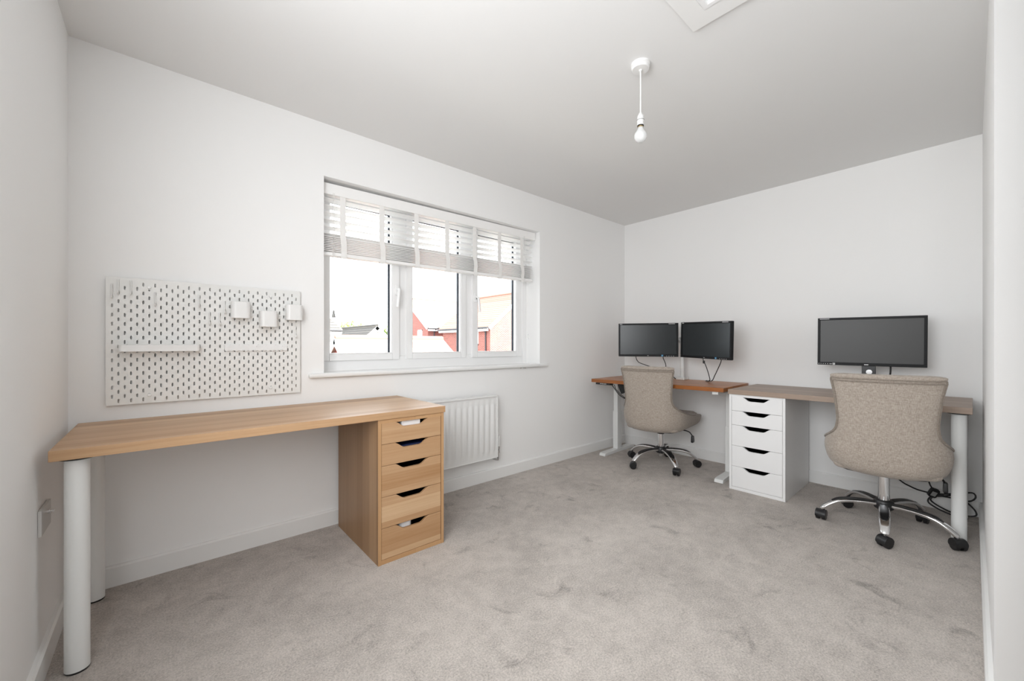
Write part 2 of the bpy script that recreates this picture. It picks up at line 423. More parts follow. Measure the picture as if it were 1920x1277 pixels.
# ------------------------------------------------------------------ main window
w = thing('window_1', 'wide white plastic window of three lights above the radiator', 'window', (0, 0, 0), kind='structure')
bm = newbm()
bx(bm, WX0, .752, 2.70, 2.77, .897, WZ1); bx(bm, 2.425, WX1, 2.70, 2.77, .897, WZ1)
bx(bm, .752, 2.425, 2.70, 2.77, .897, .985); bx(bm, .752, 2.425, 2.70, 2.77, 2.005, WZ1)
obj('window_frame', bm, 'upvc', w, bevel=.003)
obj('mullion', box(1.235, 1.325, 2.70, 2.77, .985, 2.005), 'upvc', w, bevel=.003)
obj('mullion', box(1.805, 1.885, 2.70, 2.77, .985, 2.005), 'upvc', w, bevel=.003)
def sash(x0, x1, ml, mr, y0, handle_x=None, hs=1):
    z0, z1 = .962, 2.018; zb = 1.005; zt = 1.972
    gx0, gx1 = x0+ml, x1-mr
    bm = newbm()
    bx(bm, x0, gx0, y0, 2.745, z0, z1); bx(bm, gx1, x1, y0, 2.745, z0, z1)
    bx(bm, gx0, gx1, y0, 2.745, z0, zb); bx(bm, gx0, gx1, y0, 2.745, zt, z1)
    s = obj('sash', bm, 'upvc', w, bevel=.004)
    g = newbm(); k = .014
    for a in ((gx0, gx0+k, zb, zt), (gx1-k, gx1, zb, zt), (gx0+k, gx1-k, zb, zb+.004), (gx0+k, gx1-k, zt-.003, zt)):
        bx(g, a[0], a[1], 2.724, 2.738, a[2], a[3])
    obj('gasket', g, 'gasket', s)
    obj('pane', box(gx0+.002, gx1-.002, 2.728, 2.732, zb+.002, zt-.002), 'window_glass', s)
    bm = newbm(); b = .006
    for a in ((gx0, gx0+b, zb, zt), (gx1-b, gx1, zb, zt), (gx0+b, gx1-b, zb, zb+b)):
        bx(bm, a[0], a[1], y0+.006, 2.722, a[2], a[3])
    obj('glazing_bead', bm, 'upvc', s, bevel=.002)
    if handle_x:
        h = newbm()
        prism(h, rrect(.028, .075, .012, cx=handle_x, cy=1.445), 'y', y0-.012, y0)
        hd = obj('handle', h, 'upvc', s, bevel=.003)
        h = newbm()
        tube(h, spline([(handle_x, y0-.012, 1.45), (handle_x, y0-.038, 1.445), (handle_x+.004*hs, y0-.046, 1.42), (handle_x+.012*hs, y0-.046, 1.345), (handle_x+.013*hs, y0-.046, 1.325)]), .010, 10)
        obj('handle_lever', h, 'upvc', s)
        o = obj('handle_lock', lathe(newbm(), [(0, 0), (.006, 0), (.006, .006), (0, .006)], (0, 0), 12), 'pipe_dark', s)
        o.rotation_euler = (R(90), 0, 0); o.location = (handle_x+.009, y0-.012, 1.438)
    return s
sash(.735, 1.2484, .050, .050, 2.682, 1.228, -1)
sash(1.303, 1.8153, .048, .048, 2.690)
sash(1.868, 2.404, .052, .062, 2.680, 1.893, 1)
# dark gap lines beside the opening lights are the real rebates; sill board
bm = newbm()
prism(bm, [(.6235, 2.492), (2.5585, 2.492), (2.5585, D), (WX1, D), (WX1, 2.70), (WX0, 2.70), (WX0, D), (.6235, D)], 'z', .872, .899)
obj('window_sill', bm, 'gloss_white', w, bevel=.011, seg=4)
bm = newbm()
for x in (2.235, 2.27, 2.285): cyl(bm, (x, 2.506), .004, .866, .873, 8)
obj('sill_clip', bm, 'sub_grey', w)
# frame and opaque blind of the added, unseen window behind the fill light
w2 = thing('added_window', 'added unseen window holding the fill light in the left wall', 'window', (0, 0, 0), kind='structure')
bm = newbm()
for a in ((AW[0], AW[0]+.06, AW[2], AW[3]), (AW[1]-.06, AW[1], AW[2], AW[3]), (AW[0]+.06, AW[1]-.06, AW[2], AW[2]+.06), (AW[0]+.06, AW[1]-.06, AW[3]-.06, AW[3]), (.42, .48, AW[2]+.06, AW[3]-.06)):
    bx(bm, XL-.19, XL-.14, a[0], a[1], a[2], a[3])
obj('window_frame', bm, 'upvc', w2, bevel=.003)
obj('added_blind', box(XL-.03, XL-.025, AW[0], AW[1], AW[2], AW[3]), 'blind_white', w2)

# ------------------------------------------------------------------ venetian blind
b = thing('venetian_blind', 'white wooden venetian blind with tapes, half raised in the window', 'blind', (1.592, 2.60, 1.6))
BX0, BX1, BS = .716-1.592, 2.437-1.592, .0095
def tilt(bm):
    for v in bm.verts: v.co.z += BS*v.co.x
    return bm
Z0 = 1.6
bm = newbm()
bx(bm, BX0-.003, 2.466-1.592, -.027, -.015, 1.977-Z0, 2.044-Z0); bx(bm, 2.454-1.592, 2.466-1.592, -.015, .03, 1.977-Z0, 2.044-Z0)
obj('valance', tilt(bm), 'blind_white', b, bevel=.003)
obj('headrail', tilt(box(BX0, BX1, -.012, .045, 1.985-Z0, 2.036-Z0)), 'blind_white', b, bevel=.002)
def slat_bm(z, ang):
    bm = newbm(); c, s = math.cos(ang), math.sin(ang); n = 6; top = []; bot = []
    for i in range(n+1):
        u = (i/n-.5)*.05; hgt = .0022*(1-(2*i/n-1)**2)
        for lst, dz in ((top, .0016), (bot, -.0016)):
            y = u*c - (hgt+dz)*s; zz = -u*s + (hgt+dz)*c
            lst.append((y, zz))
    out = top + bot[::-1]
    prism(bm, [(y+.005, zz+z) for y, zz in out], 'x', BX0, BX1)
    return tilt(bm)
for k in range(6):
    obj('slat', slat_bm(1.738+.0425*k-Z0, R(12)), 'blind_white', b)
NS = 9
for k in range(NS):
    obj('slat', slat_bm(1.640+.0105*k-Z0, R(3)), 'blind_white', b)
obj('bottom_rail', tilt(box(BX0, BX1, -.020, .030, 1.611-Z0, 1.632-Z0)), 'blind_white', b, bevel=.004)
TX = [.832+.2465*k-1.592 for k in range(7)]
for i, x in enumerate(TX):
    bm = newbm(); dx = BS*x
    yo = -.0225
    path = [(yo, 1.98), (yo, 1.85), (yo, 1.74), (yo-.010, 1.705), (yo-.012, 1.672), (yo-.004, 1.648), (yo-.002, 1.628), (yo-.010, 1.612), (yo-.006, 1.600), (yo+.008, 1.602), (yo+.02, 1.609)]
    wv = .017; prev = None
    for j, (y, z) in enumerate(path):
        sk = .007*(j-2)/4 if 2 <= j <= 6 else (.0 if j < 2 else .003)
        row = []
        for sx_, dy in ((-wv, 0), (wv, 0), (wv, .0012), (-wv, .0012)):
            row.append(bm.verts.new((x+sx_+sk, y+dy, z-Z0+dx)))
        if prev:
            for q in range(4): bm.faces.new((prev[q], prev[(q+1) % 4], row[(q+1) % 4], row[q]))
        prev = row
    obj('tape', bm, 'tape_white', b)
for x, zt in ((.772-1.592, 1.27), (.780-1.592, 1.27)):
    obj('cord', tube(newbm(), [(x, -.030, 1.98-Z0), (x, -.030, 1.6-Z0), (x+(.776-1.592-x)*.8, -.030, zt-Z0)], .0012, 6), 'cord_white', b)
obj('tassel', lathe(newbm(), [(0, .045), (.005, .043), (.006, .03), (.010, .01), (.011, 0), (0, 0)], (.776-1.592, -.030), 14, 1.228-Z0), 'tassel_grey', b)
for x in (2.330-1.592, 2.338-1.592):
    obj('cord', tube(newbm(), [(x, -.029, 2.0-Z0), (x, -.029, 1.72-Z0)], .0012, 6), 'cord_white', b)
obj('wall_cleat', tube(newbm(), spline([(2.472-1.592, .07, 1.16-Z0), (2.462-1.592, .068, 1.15-Z0), (2.460-1.592, .066, 1.13-Z0), (2.470-1.592, .065, 1.115-Z0)]), .004, 8), 'upvc', b)

# ------------------------------------------------------------------ radiator
r = thing('radiator', 'white ribbed panel radiator under the window', 'radiator', (1.56, D, .2))
RX0, RX1 = 1.215-1.56, 1.933-1.56
bm = newbm()
# pressed front sheet: grid with flutes
pitch, zlo, zhi = .0505, 0.0, .465
cols = [RX0]; prof = {RX0: 0}
xs = []
x = RX1-.0385
while x > RX0+.03: xs.append(x); x -= pitch
xs = xs[::-1]
gx = [(RX0, 0)]
for c in xs:
    gx += [(c-.020, 0), (c-.013, 1), (c+.008, 1), (c+.015, 0)]
gx += [(RX1, 0)]
gz = [(0, 0), (.045, 0), (.066, 1), (.400, 1), (.416, 0), (zhi, 0)]
grid = [[bm.verts.new((X, -.095+.010*(1-fx*fz) if fx*fz else -.085+0*X, Z)) for X, fx in gx] for Z, fz in gz]
for row, (Z, fz) in zip(grid, gz):
    for v, (X, fx) in zip(row, gx): v.co.y = -.086 - .009*fx*fz
for a, c in zip(grid, grid[1:]):
    for i in range(len(gx)-1): bm.faces.new((a[i], a[i+1], c[i+1], c[i]))
bx(bm, RX0, RX1, -.085, -.072, 0, zhi)
obj('panel', bm, 'radiator_white', r, angle=50)
obj('top_grille', box(RX0, RX1, -.096, -.04, zhi, zhi+.010), 'radiator_white', r, bevel=.003)
for x in (RX0, RX1-.004): obj('side_cover', box(x, x+.004, -.096, -.04, 0, zhi+.004), 'radiator_white', r, bevel=.001)
obj('bottom_seam', box(RX0+.004, RX1-.004, -.088, -.05, -.006, 0), 'radiator_white', r, bevel=.002)
for x in (RX0+.12, RX1-.12): obj('wall_bracket', box(x-.02, x+.02, -.072, 0, .05, .42), 'radiator_white', r)
vx = RX1+.026
bm = lathe(newbm(), [(0, .073), (.015, .073), (.0165, .085), (.0165, .14), (.015, .155), (0, .157)], (vx, -.062), 20)
vh = obj('valve_head', bm, 'plastic_white', r)
bm = lathe(newbm(), [(0, .0), (.009, 0), (.009, .02), (.013, .022), (.013, .045), (.010, .048), (.014, .05), (.014, .072), (0, .073)], (vx, -.062), 12)
obj('valve_body', bm, 'steel', r)
obj('valve_pipe', tube(newbm(), spline([(vx, -.062, .03), (vx, -.062, -.02), (vx, -.05, -.035), (vx, 0, -.037)]), .0075, 10), 'steel', r)
obj('valve_union', tube(newbm(), [(RX1-.005, -.062, .028), (vx, -.062, .028)], .009, 10), 'steel', r)

# ------------------------------------------------------------------ drawer units
def cut_front(x0, x1, z0, z1):
    c = (x0+x1)/2; wt, wb, dp = .096, .040, .028
    pts = [(x0, z0), (x1, z0), (x1, z1)]
    n = 8
    for i in range(n+1):
        s = i/n; e = s*s*(3-2*s)
        pts.append((c + wt + (wb-wt)*s, z1 - dp*e))
    for i in range(n+1):
        s = 1-i/n; e = s*s*(3-2*s)
        pts.append((c - wt - (wb-wt)*s, z1 - dp*e))
    pts.append((x0, z1))
    return pts
def drawer_unit(name, label, loc, rz, ms, mf, me, mdrawer):
    u = thing(name, label, 'drawer unit', loc, rz)
    W, DP, HT, th = .36, .58, .70, .016
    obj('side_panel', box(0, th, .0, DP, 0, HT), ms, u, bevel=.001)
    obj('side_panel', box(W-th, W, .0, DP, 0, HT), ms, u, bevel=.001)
    obj('top_panel', box(th, W-th, 0, DP, HT-.018, HT), me, u, bevel=.001)
    obj('bottom_panel', box(th, W-th, 0, DP, 0, .022), me, u, bevel=.001)
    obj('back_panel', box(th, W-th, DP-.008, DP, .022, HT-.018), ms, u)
    if ms.startswith('oak'):
        for x in (0, W-th): obj('edge_band', box(x+.0003, x+th-.0003, -.0012, 0, 0, HT), me, u)
    hs = [.151, .151, .151, .1045, .1045]; z = .0225
    for i, h in enumerate(hs):
        g = .0018
        x0, x1 = th+g, W-th-g
        bm = prism(newbm(), cut_front(x0, x1, z+g*.5, z+h-g*.5), 'y', .0005, .016)
        d = obj('drawer', bm, mf, u, bevel=.0008, seg=1)
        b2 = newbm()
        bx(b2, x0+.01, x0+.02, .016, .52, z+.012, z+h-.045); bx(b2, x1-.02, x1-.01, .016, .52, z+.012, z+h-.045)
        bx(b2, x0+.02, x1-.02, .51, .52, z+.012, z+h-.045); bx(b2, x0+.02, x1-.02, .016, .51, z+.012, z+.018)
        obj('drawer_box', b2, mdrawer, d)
        z += h
    return u
OX, OY = .7737, 1.8961
oak = drawer_unit('drawer_unit', 'oak-effect five-drawer unit under the right end of the left desk', (OX, OY, 0), 0, 'oak_side_shaded', 'oak_front', 'oak_edge', 'black_gap')
wht = drawer_unit('drawer_unit', 'white five-drawer unit between the standing desk and the right chair', (3.141, 1.2006, 0), R(-90), 'white_laminate', 'white_laminate', 'white_laminate', 'black_gap')
# what shows through the cut-outs
zt = .0225+.151*3
tag(obj('white_box', box(OX+.128, OX+.232, OY+.019, OY+.20, zt+.1045+.02, zt+.1045+.0985), 'paper_white', bevel=.003), 'white box showing through the top drawer cut-out of the oak unit', 'box')
tag(obj('blue_folder', box(OX+.10, OX+.27, OY+.03, OY+.25, zt+.02, zt+.079), 'blue_folder', bevel=.002), 'dark blue folder showing through the second drawer cut-out of the oak unit', 'folder')
tag(obj('white_tub', prism(newbm(), rrect(.07, .12, .02, cx=OX+.155, cy=OY+.085), 'z', .042, .163), 'paper_white', bevel=.004), 'white tub showing through the bottom drawer cut-out of the oak unit', 'tub')

# ------------------------------------------------------------------ desks
def leg_bm(c, ztop, r=.03):
    return lathe(newbm(), [(0, .006), (r, .006), (r, ztop-.006), (r*.8, ztop), (0, ztop)], c, 32)
def foot_bm(c, r=.03): return lathe(newbm(), [(0, 0), (r-.002, 0), (r, .003), (r, .007), (0, .007)], c, 32)
t = thing('desk', 'light oak desk on round white legs below the pegboard', 'desk', (-.261, 1.8903, 0))
obj('tabletop', box(0, 1.402, 0, .598, .7012, .7352), 'oak_top', t, bevel=.0015)
for c in ((.0547, .0627), (.0534, .5447)):
    l = obj('leg', leg_bm(c, .696), 'leg_white', t); obj('foot_pad', foot_bm(c), 'black_plastic', l)
    obj('mounting_plate', lathe(newbm(), [(0, .694), (.045, .694), (.045, .7012), (0, .7012)], c, 32), 'black_plastic', l)
RDX = 3.130
t = thing('desk', 'greyish oak desk resting on the white drawer unit', 'desk', (RDX, 1.206, 0), R(-90))
obj('tabletop', box(0, 1.207, 0, .60, .7012, .7352), 'grey_oak_top', t, bevel=.0015)
for c in ((1.158, .066), (1.158, .54)):
    l = obj('leg', leg_bm(c, .696), 'leg_white', t); obj('foot_pad', foot_bm(c), 'black_plastic', l)
    obj('mounting_plate', lathe(newbm(), [(0, .694), (.045, .694), (.045, .7012), (0, .7012)], c, 32), 'black_plastic', l)

# standing desk: origin at its front left corner, local x to the right, local y to the wall
ang = math.atan2(1.236-2.42, 3.12-3.06)
t = thing('standing_desk', 'orange-brown wooden standing desk with white motor legs in the corner', 'desk', (3.06, 2.42, 0), ang)
SD = Matrix.Translation((3.06, 2.42, 0)) @ Matrix.Rotation(ang, 4, 'Z')
obj('tabletop', box(0, 1.188, 0, .592, .709, .740), 'acacia_top', t, bevel=.0015)
for x, cx0 in ((.035, .0), (1.075, .0)):
    pass
for k, x in enumerate((.030, 1.090)):
    bm = newbm()
    prism(bm, [(.085, .0), (.625, .0), (.625, .022), (.60, .028), (.115, .028), (.093, .022)], 'x', x, x+.065)
    f = obj('foot', bm, 'white_metal', t, bevel=.002)
    c = obj('leg', box(x, x+.055, .325, .405, .028, .40), 'white_metal', t, bevel=.004)
    obj('upper_leg', box(x+.004, x+.051, .330, .400, .38, .69), 'white_metal', c, bevel=.004)
    obj('side_bracket', box(x+.005, x+.05, .03, .56, .685, .709), 'white_metal', t, bevel=.002)
obj('crossbar', box(.07, 1.11, .30, .325, .678, .709), 'white_metal', t, bevel=.002)
obj('crossbar', box(.07, 1.11, .405, .43, .678, .709), 'white_metal', t, bevel=.002)
k = obj('keypad', box(.045, .205, .006, .06, .690, .709), 'black_plastic', t, bevel=.003)
for i in range(6): obj('keypad_mark', box(.095+.012*i, .101+.012*i, .0045, .006, .697, .703), 'mark_white', k)
bm = box(-.045, .045, -.02, .02, -.05, .05)
bmesh.ops.rotate(bm, cent=(0,0,0), matrix=Matrix.Rotation(R(-25), 3, 'Y'), verts=bm.verts); bmesh.ops.translate(bm, verts=bm.verts, vec=(.165, .31, .645))
obj('motor_box', bm, 'black_plastic', t, bevel=.004)
obj('clip', box(.80, .86, .05, .08, .700, .709), 'sub_grey', t)

# ------------------------------------------------------------------ chairs
def lerp_tab(tab, z):
    if z <= tab[0][0]: return tab[0][1]
    for (a, b), (c, d) in zip(tab, tab[1:]):
        if z <= c:
            s = (z-a)/(c-a); return b+(d-b)*s
    return tab[-1][1]
WT = [(.355, .190), (.366, .220), (.385, .243), (.42, .258), (.46, .266), (.49, .267), (.52, .263), (.545, .256), (.57, .250), (.60, .247), (.66, .246), (.74, .250), (.82, .257), (.87, .263), (.905, .267)]
RT = [(.355, .26), (.366, .290), (.385, .310), (.42, .322), (.50, .330), (.60, .333), (.70, .338), (.80, .347), (.905, .362)]
ET = [(.355, .250), (.385, .295), (.455, .302), (.466, .27), (.475, .19), (.485, .09), (.50, -.015), (.52, -.11), (.545, -.190), (.57, -.235), (.60, -.262), (.66, -.278), (.76, -.288), (.905, -.305)]
CT = [(.36, .16), (.42, .17), (.52, .15), (.60, .12), (.70, .10), (.905, .075)]
def plan(z, th=0.0):
    W, Rr, xe, rc = lerp_tab(WT, z)-th, lerp_tab(RT, z)-th, lerp_tab(ET, z), lerp_tab(CT, z)
    rc = max(.03, min(rc-th*.4, W-.02))
    P = []
    bow = .030*min(1, max(0, (z-.42)/.2))+.02    # the back bows a little between its corners
    for i in range(13):
        y = (W-rc)*i/12; P.append((-Rr + 0*y, y))
    for i in range(1, 13):
        a = PI/2*i/12; P.append((-Rr+rc-rc*math.cos(a), W-rc+rc*math.sin(a)))
    for i in range(1, 25): P.append((-Rr+rc+(.34+Rr-rc)*i/24, W))
    P = [(x + bow*(y/W)**2 if x < 0 else x, y) for x, y in P]
    out = [P[0]]
    for p, q in zip(P, P[1:]):
        if q[0] >= xe:
            s = (xe-p[0])/(q[0]-p[0]+1e-9); s = max(0, min(1, s)); out.append((p[0]+(q[0]-p[0])*s, p[1]+(q[1]-p[1])*s)); break
        out.append(q)
    ln = [0]
    for p, q in zip(out, out[1:]): ln.append(ln[-1]+math.hypot(q[0]-p[0], q[1]-p[1]))
    return out, ln
def at_s(z, s, th=0.0):
    out, ln = plan(z, th); tl = abs(s)*ln[-1]; i = 0
    while i < len(ln)-2 and ln[i+1] < tl: i += 1
    f = (tl-ln[i])/(ln[i+1]-ln[i]+1e-9)
    x = out[i][0]+(out[i+1][0]-out[i][0])*f; y = out[i][1]+(out[i+1][1]-out[i][1])*f
    return Vector((x, math.copysign(y, s) if s else 0, z))
ZR = [.355, .360, .370, .39, .41, .43, .45, .462, .468, .472, .476, .481, .486, .495, .505, .52, .535, .555, .575, .597, .62, .65, .68, .72, .76, .80, .84, .875, .895, .903]
def make_chair(loc, rz, dz, base_rot, label):
    c = thing('office_chair', label, 'chair', loc, rz, 'beige upholstered swivel chairs')
    NSg = 20; SS = [(-1+2*i/(2*NSg)) for i in range(2*NSg+1)]
    bm = newbm(); O = []; I = []
    for z in ZR:
        th = .052 if z < .9 else .045
        O.append([bm.verts.new(at_s(z, s) + Vector((0, 0, dz))) for s in SS])
        I.append([bm.verts.new(at_s(z, s, th) + Vector((0, 0, dz))) for s in SS])
    n = len(SS)
    for a, b_ in zip(O, O[1:]):
        for i in range(n-1): bm.faces.new((a[i], a[i+1], b_[i+1], b_[i]))
    for a, b_ in zip(I, I[1:]):
        for i in range(n-1): bm.faces.new((a[i+1], a[i], b_[i], b_[i+1]))
    # rolled top edge
    mid = [bm.verts.new((p.co+q.co)/2 + Vector((0, 0, .010))) for p, q in zip(O[-1], I[-1])]
    for i in range(n-1):
        bm.faces.new((O[-1][i], O[-1][i+1], mid[i+1], mid[i])); bm.faces.new((mid[i], mid[i+1], I[-1][i+1], I[-1][i]))
        bm.faces.new((O[0][i+1], O[0][i], I[0][i], I[0][i+1]))
    for e in (0, -1):
        for k2 in range(len(ZR)-1): bm.faces.new((O[k2][e], O[k2+1][e], I[k2+1][e], I[k2][e]))
        bm.faces.new((O[-1][e], mid[e], I[-1][e]))
    sh = obj('backrest_shell', bm, 'linen', c, angle=60)
    sm = sh.modifiers.new('smooth', 'SUBSURF'); sm.levels = 1; sm.render_levels = 1
    # piping following the outline of the back, two lines
    for inset, zt_ in ((.952, .882), (.922, .868)):
        pts = []
        zz = [z for z in ZR if .478 <= z <= zt_-.012]
        for z in zz: pts.append(at_s(z, inset))
        m0 = 14
        for i in range(m0+1): pts.append(at_s(zt_, inset*.985*(1-2*i/m0)))
        for z in zz[::-1]: pts.append(at_s(z, -inset))
        out = []
        for p in pts:
            d = Vector((p.x+.08, p.y, 0)).normalized()
            out.append(p + d*.0012 + Vector((0, 0, dz)))
        obj('piping', tube(newbm(), spline(out, 3), .0042, 6), 'linen_piping', sh)
    # seat cushion, front border
    bm = prism(newbm(), rrect(.57, .445, .06, 5, cx=.028, cy=0), 'z', .366+dz, .482+dz)
    st = obj('seat', bm, 'linen', c, bevel=.024, seg=4, angle=70)
    obj('seat_piping', tube(newbm(), [(x+.028, y, .467+dz) for x, y in rrect(.575, .450, .065, 6)], .0035, 6, closed=True), 'linen_piping', st)
    obj('seat_base', prism(newbm(), rrect(.44, .38, .08, 5, cx=-.02), 'z', .358+dz, .374+dz), 'black_plastic', c, bevel=.003)
    # tufting buttons on the inside of the back
    for zb_, ys in ((.62, (-.09, 0, .09)), (.74, (-.13, -.045, .045, .13)), (.84, (-.09, 0, .09))):
        for y in ys:
            x = -lerp_tab(RT, zb_)+.056
            bm = newbm(); bmesh.ops.create_uvsphere(bm, u_segments=10, v_segments=6, radius=.011)
            bmesh.ops.scale(bm, vec=(.4, 1, 1), verts=bm.verts); bmesh.ops.translate(bm, verts=bm.verts, vec=(x, y, zb_+dz))
            obj('button', bm, 'linen', sh)
    # mechanism, lever, gas lift
    m = obj('tilt_mechanism', box(-.07, .10, -.055, .055, .322+dz, .358+dz), 'black_plastic', c, bevel=.006)
    obj('tension_knob', lathe(newbm(), [(0, -.0), (.028, 0), (.030, .03), (0, .03)], (.06, -.02), 18, .300+dz), 'black_plastic', c)
    lv = obj('lever', tube(newbm(), spline([(.04, -.05, .345+dz), (.05, -.17, .345+dz), (.055, -.225, .335+dz), (.06, -.25, .305+dz)]), .005, 8), 'black_plastic', c)
    bm = prism(newbm(), [(.045, .305), (.075, .305), (.088, .262), (.082, .247), (.042, .247), (.036, .262)], 'y', -.262, -.244)
    bmesh.ops.translate(bm, verts=bm.verts, vec=(0, 0, dz)); obj('lever_paddle', bm, 'black_plastic', lv, bevel=.004)
    obj('gas_lift_collar', cyl(newbm(), (0, 0), .030, .300+dz, .325+dz), 'black_plastic', c)
    obj('gas_lift', lathe(newbm(), [(0, .150), (.0265, .150), (.0265, .302+dz), (0, .302+dz)], (0, 0), 28), 'chrome', c)
    obj('hub', lathe(newbm(), [(0, .108), (.034, .108), (.045, .118), (.047, .150), (.040, .162), (.030, .166), (0, .166)], (0, 0), 28), 'black_plastic', c)
    obj('hub_tube', cyl(newbm(), (0, 0), .020, .078, .110, 20), 'steel', c)
    for i in range(5):
        a = base_rot + 2*PI*i/5 - rz
        path = spline([(.030, 0, .138), (.09, 0, .142), (.16, 0, .139), (.215, 0, .128), (.258, 0, .104), (.288, 0, .078), (.296, 0, .066)], 5)
        bm = newbm(); rings = []; top = []
        for j, p in enumerate(path):
            tn = (path[min(j+1, len(path)-1)]-path[max(j-1, 0)]).normalized(); nn = Vector((-tn.z, 0, tn.x))
            s = j/(len(path)-1); hw = .021-.004*s+.006*math.sin(PI*s); hh = .011
            ring = []
            for k2 in range(12):
                q = 2*PI*k2/12; cy, sz = math.cos(q), math.sin(q)
                ring.append(p + Vector((0, hw*math.copysign(abs(cy)**.6, cy), 0)) + nn*hh*math.copysign(abs(sz)**.8, sz))
            rings.append([bm.verts.new(v) for v in ring]); top.append((p + nn*(hh+.0008), hw, nn, s))
        for A, B in zip(rings, rings[1:]):
            for k2 in range(12): bm.faces.new((A[k2], A[(k2+1) % 12], B[(k2+1) % 12], B[k2]))
        bm.faces.new(rings[0][::-1]); bm.faces.new(rings[-1])
        am = obj('base_arm', bm, 'chrome', c, angle=60); am.rotation_euler = (0, 0, a)
        bm = newbm(); prev = None
        for p, hw, nn, s in top:
            if s > .60: break
            w_ = hw*.72*(1 if s < .5 else 1-.5*(s-.5)/.1)
            row = [bm.verts.new(p+Vector((0, -w_, 0))), bm.verts.new(p+Vector((0, w_, 0))), bm.verts.new(p+Vector((0, w_*1.05, 0))-nn*.004), bm.verts.new(p+Vector((0, -w_*1.05, 0))-nn*.004)]
            if prev:
                for k2 in range(4): bm.faces.new((prev[k2], prev[(k2+1) % 4], row[(k2+1) % 4], row[k2]))
            else: bm.faces.new(row)
            prev = row
        bm.faces.new(prev[::-1]); obj('arm_inlay', bm, 'black_plastic', am)
        # caster: two wheels under a hood
        bm = newbm()
        hood = []
        for k2 in range(13):
            q = PI*k2/12 - .25
            hood.append((.030*math.cos(q), .030+.031*math.sin(q)))
        prism(bm, hood + [(-.024, .020), (.02, .016)], 'y', -.0265, .0265)
        for sy in (-1, 1):
            ring = [(.0275*math.cos(2*PI*k2/18), .0275+.0275*math.sin(2*PI*k2/18)) for k2 in range(18)]
            prism(bm, ring, 'y', sy*.006, sy*.0245)
        bx(bm, -.012, .012, -.026, .026, .040, .060)
        ct = obj('caster', bm, 'black_plastic', c, bevel=.003)
        swiv = a + (1.1, -.7, 2.4, .3, -1.9)[i]
        ct.location = (.300*math.cos(a), .300*math.sin(a), 0); ct.rotation_euler = (0, 0, swiv)
        obj('caster_stem', cyl(newbm(), (.298, 0), .006, .055, .072, 10), 'steel', c).rotation_euler = (0, 0, a)
    return c
make_chair((3.304, 1.84, 0), R(8), -.022, R(89), 'beige fabric swivel chair at the standing desk in the corner')
make_chair((3.134, .343, 0), R(7), 0.0, R(115), 'beige fabric swivel chair seen from behind at the grey oak desk')

# ------------------------------------------------------------------ monitors
def monitor(A, B, zlo, zhi, label, screen, style, roll=0.0):
    A = Vector((*A, 0)); B = Vector((*B, 0)); c = (A+B)/2; wd = (B-A).length; rz = math.atan2(B.y-A.y, B.x-A.x)
    zc = (zlo+zhi)/2; hh = (zhi-zlo)/2; hw = wd/2
    m = thing('monitor', label, 'monitor', (c.x, c.y, zc), rz)
    m.rotation_euler = (0, roll, rz)
    bz, bb = .016, .020
    bm = newbm()
    prism(bm, rrect(wd, 2*hh, .006, 3), 'y', 0, .022)
    obj('case', bm, 'bezel', m, bevel=.002)
    bm = newbm()
    for a in ((-hw, hw, hh-bz, hh), (-hw, hw, -hh, -hh+bb), (-hw, -hw+bz, -hh+bb, hh-bz), (hw-bz, hw, -hh+bb, hh-bz)):
        bx(bm, a[0]+.0005, a[1]-.0005, -.005, 0, a[2]+.0005, a[3]-.0005)
    obj('bezel', bm, 'bezel', m, bevel=.0012)
    obj('screen', box(-hw+bz, hw-bz, -.0015, 0, -hh+bb, hh-bz), screen, m)
    obj('rear_housing', prism(newbm(), rrect(wd*.62, hh*1.15, .03, 4), 'y', .022, .045), 'bezel', m, bevel=.006)
    def mark(x0, x1, z0, z1, mt='mark_white'): obj('mark', box(x0, x1, -.0056, -.005, z0, z1), mt, m)
    if style == 'arm':
        mark(-hw+.012, -hw+.034, hh-.010, hh-.006); mark(hw-.085, hw-.03, hh-.010, hh-.006)
        mark(hw-.148, hw-.132, -hh+.003, -hh+.018, 'sticker_blue'); mark(hw-.143, hw-.137, -hh+.008, -hh+.013)
        for i in range(4): mark(hw-.105+.02*i, hw-.099+.02*i, -hh+.006, -hh+.009)
        mark(-.006, .006, -hh+.008, -hh+.011)
    else:
        mark(-hw+.012, -hw+.066, hh-.009, hh-.006)
        for i in range(5): mark(-hw+.006+.0125*i, -hw+.011+.0125*i, -hh+.007, -hh+.010)
        mark(-hw+.068, -hw+.082, -hh+.007, -hh+.010); mark(-hw+.086, -hw+.099, -hh+.003, -hh+.015); mark(-.024, -.002, -hh+.006, -hh+.011)
        mark(-hw+.090, -hw+.095, -hh+.006, -hh+.011, 'pipe_dark')
    return m
mL = monitor((3.228, 2.230), (3.519, 1.786), .954, 1.264, 'black monitor on the pole arm, left of the white pole', 'screen_cool', 'arm')
mR = monitor((3.466, 1.734), (3.320, 1.249), .9475, 1.2575, 'black monitor on the pole arm, right of the white pole', 'screen_cool', 'arm', R(1.4))
mD = monitor((3.502, .737), (3.573, .186), .921, 1.251, 'dark grey monitor on its own stand above the right chair', 'screen_matte', 'stand', R(.4))
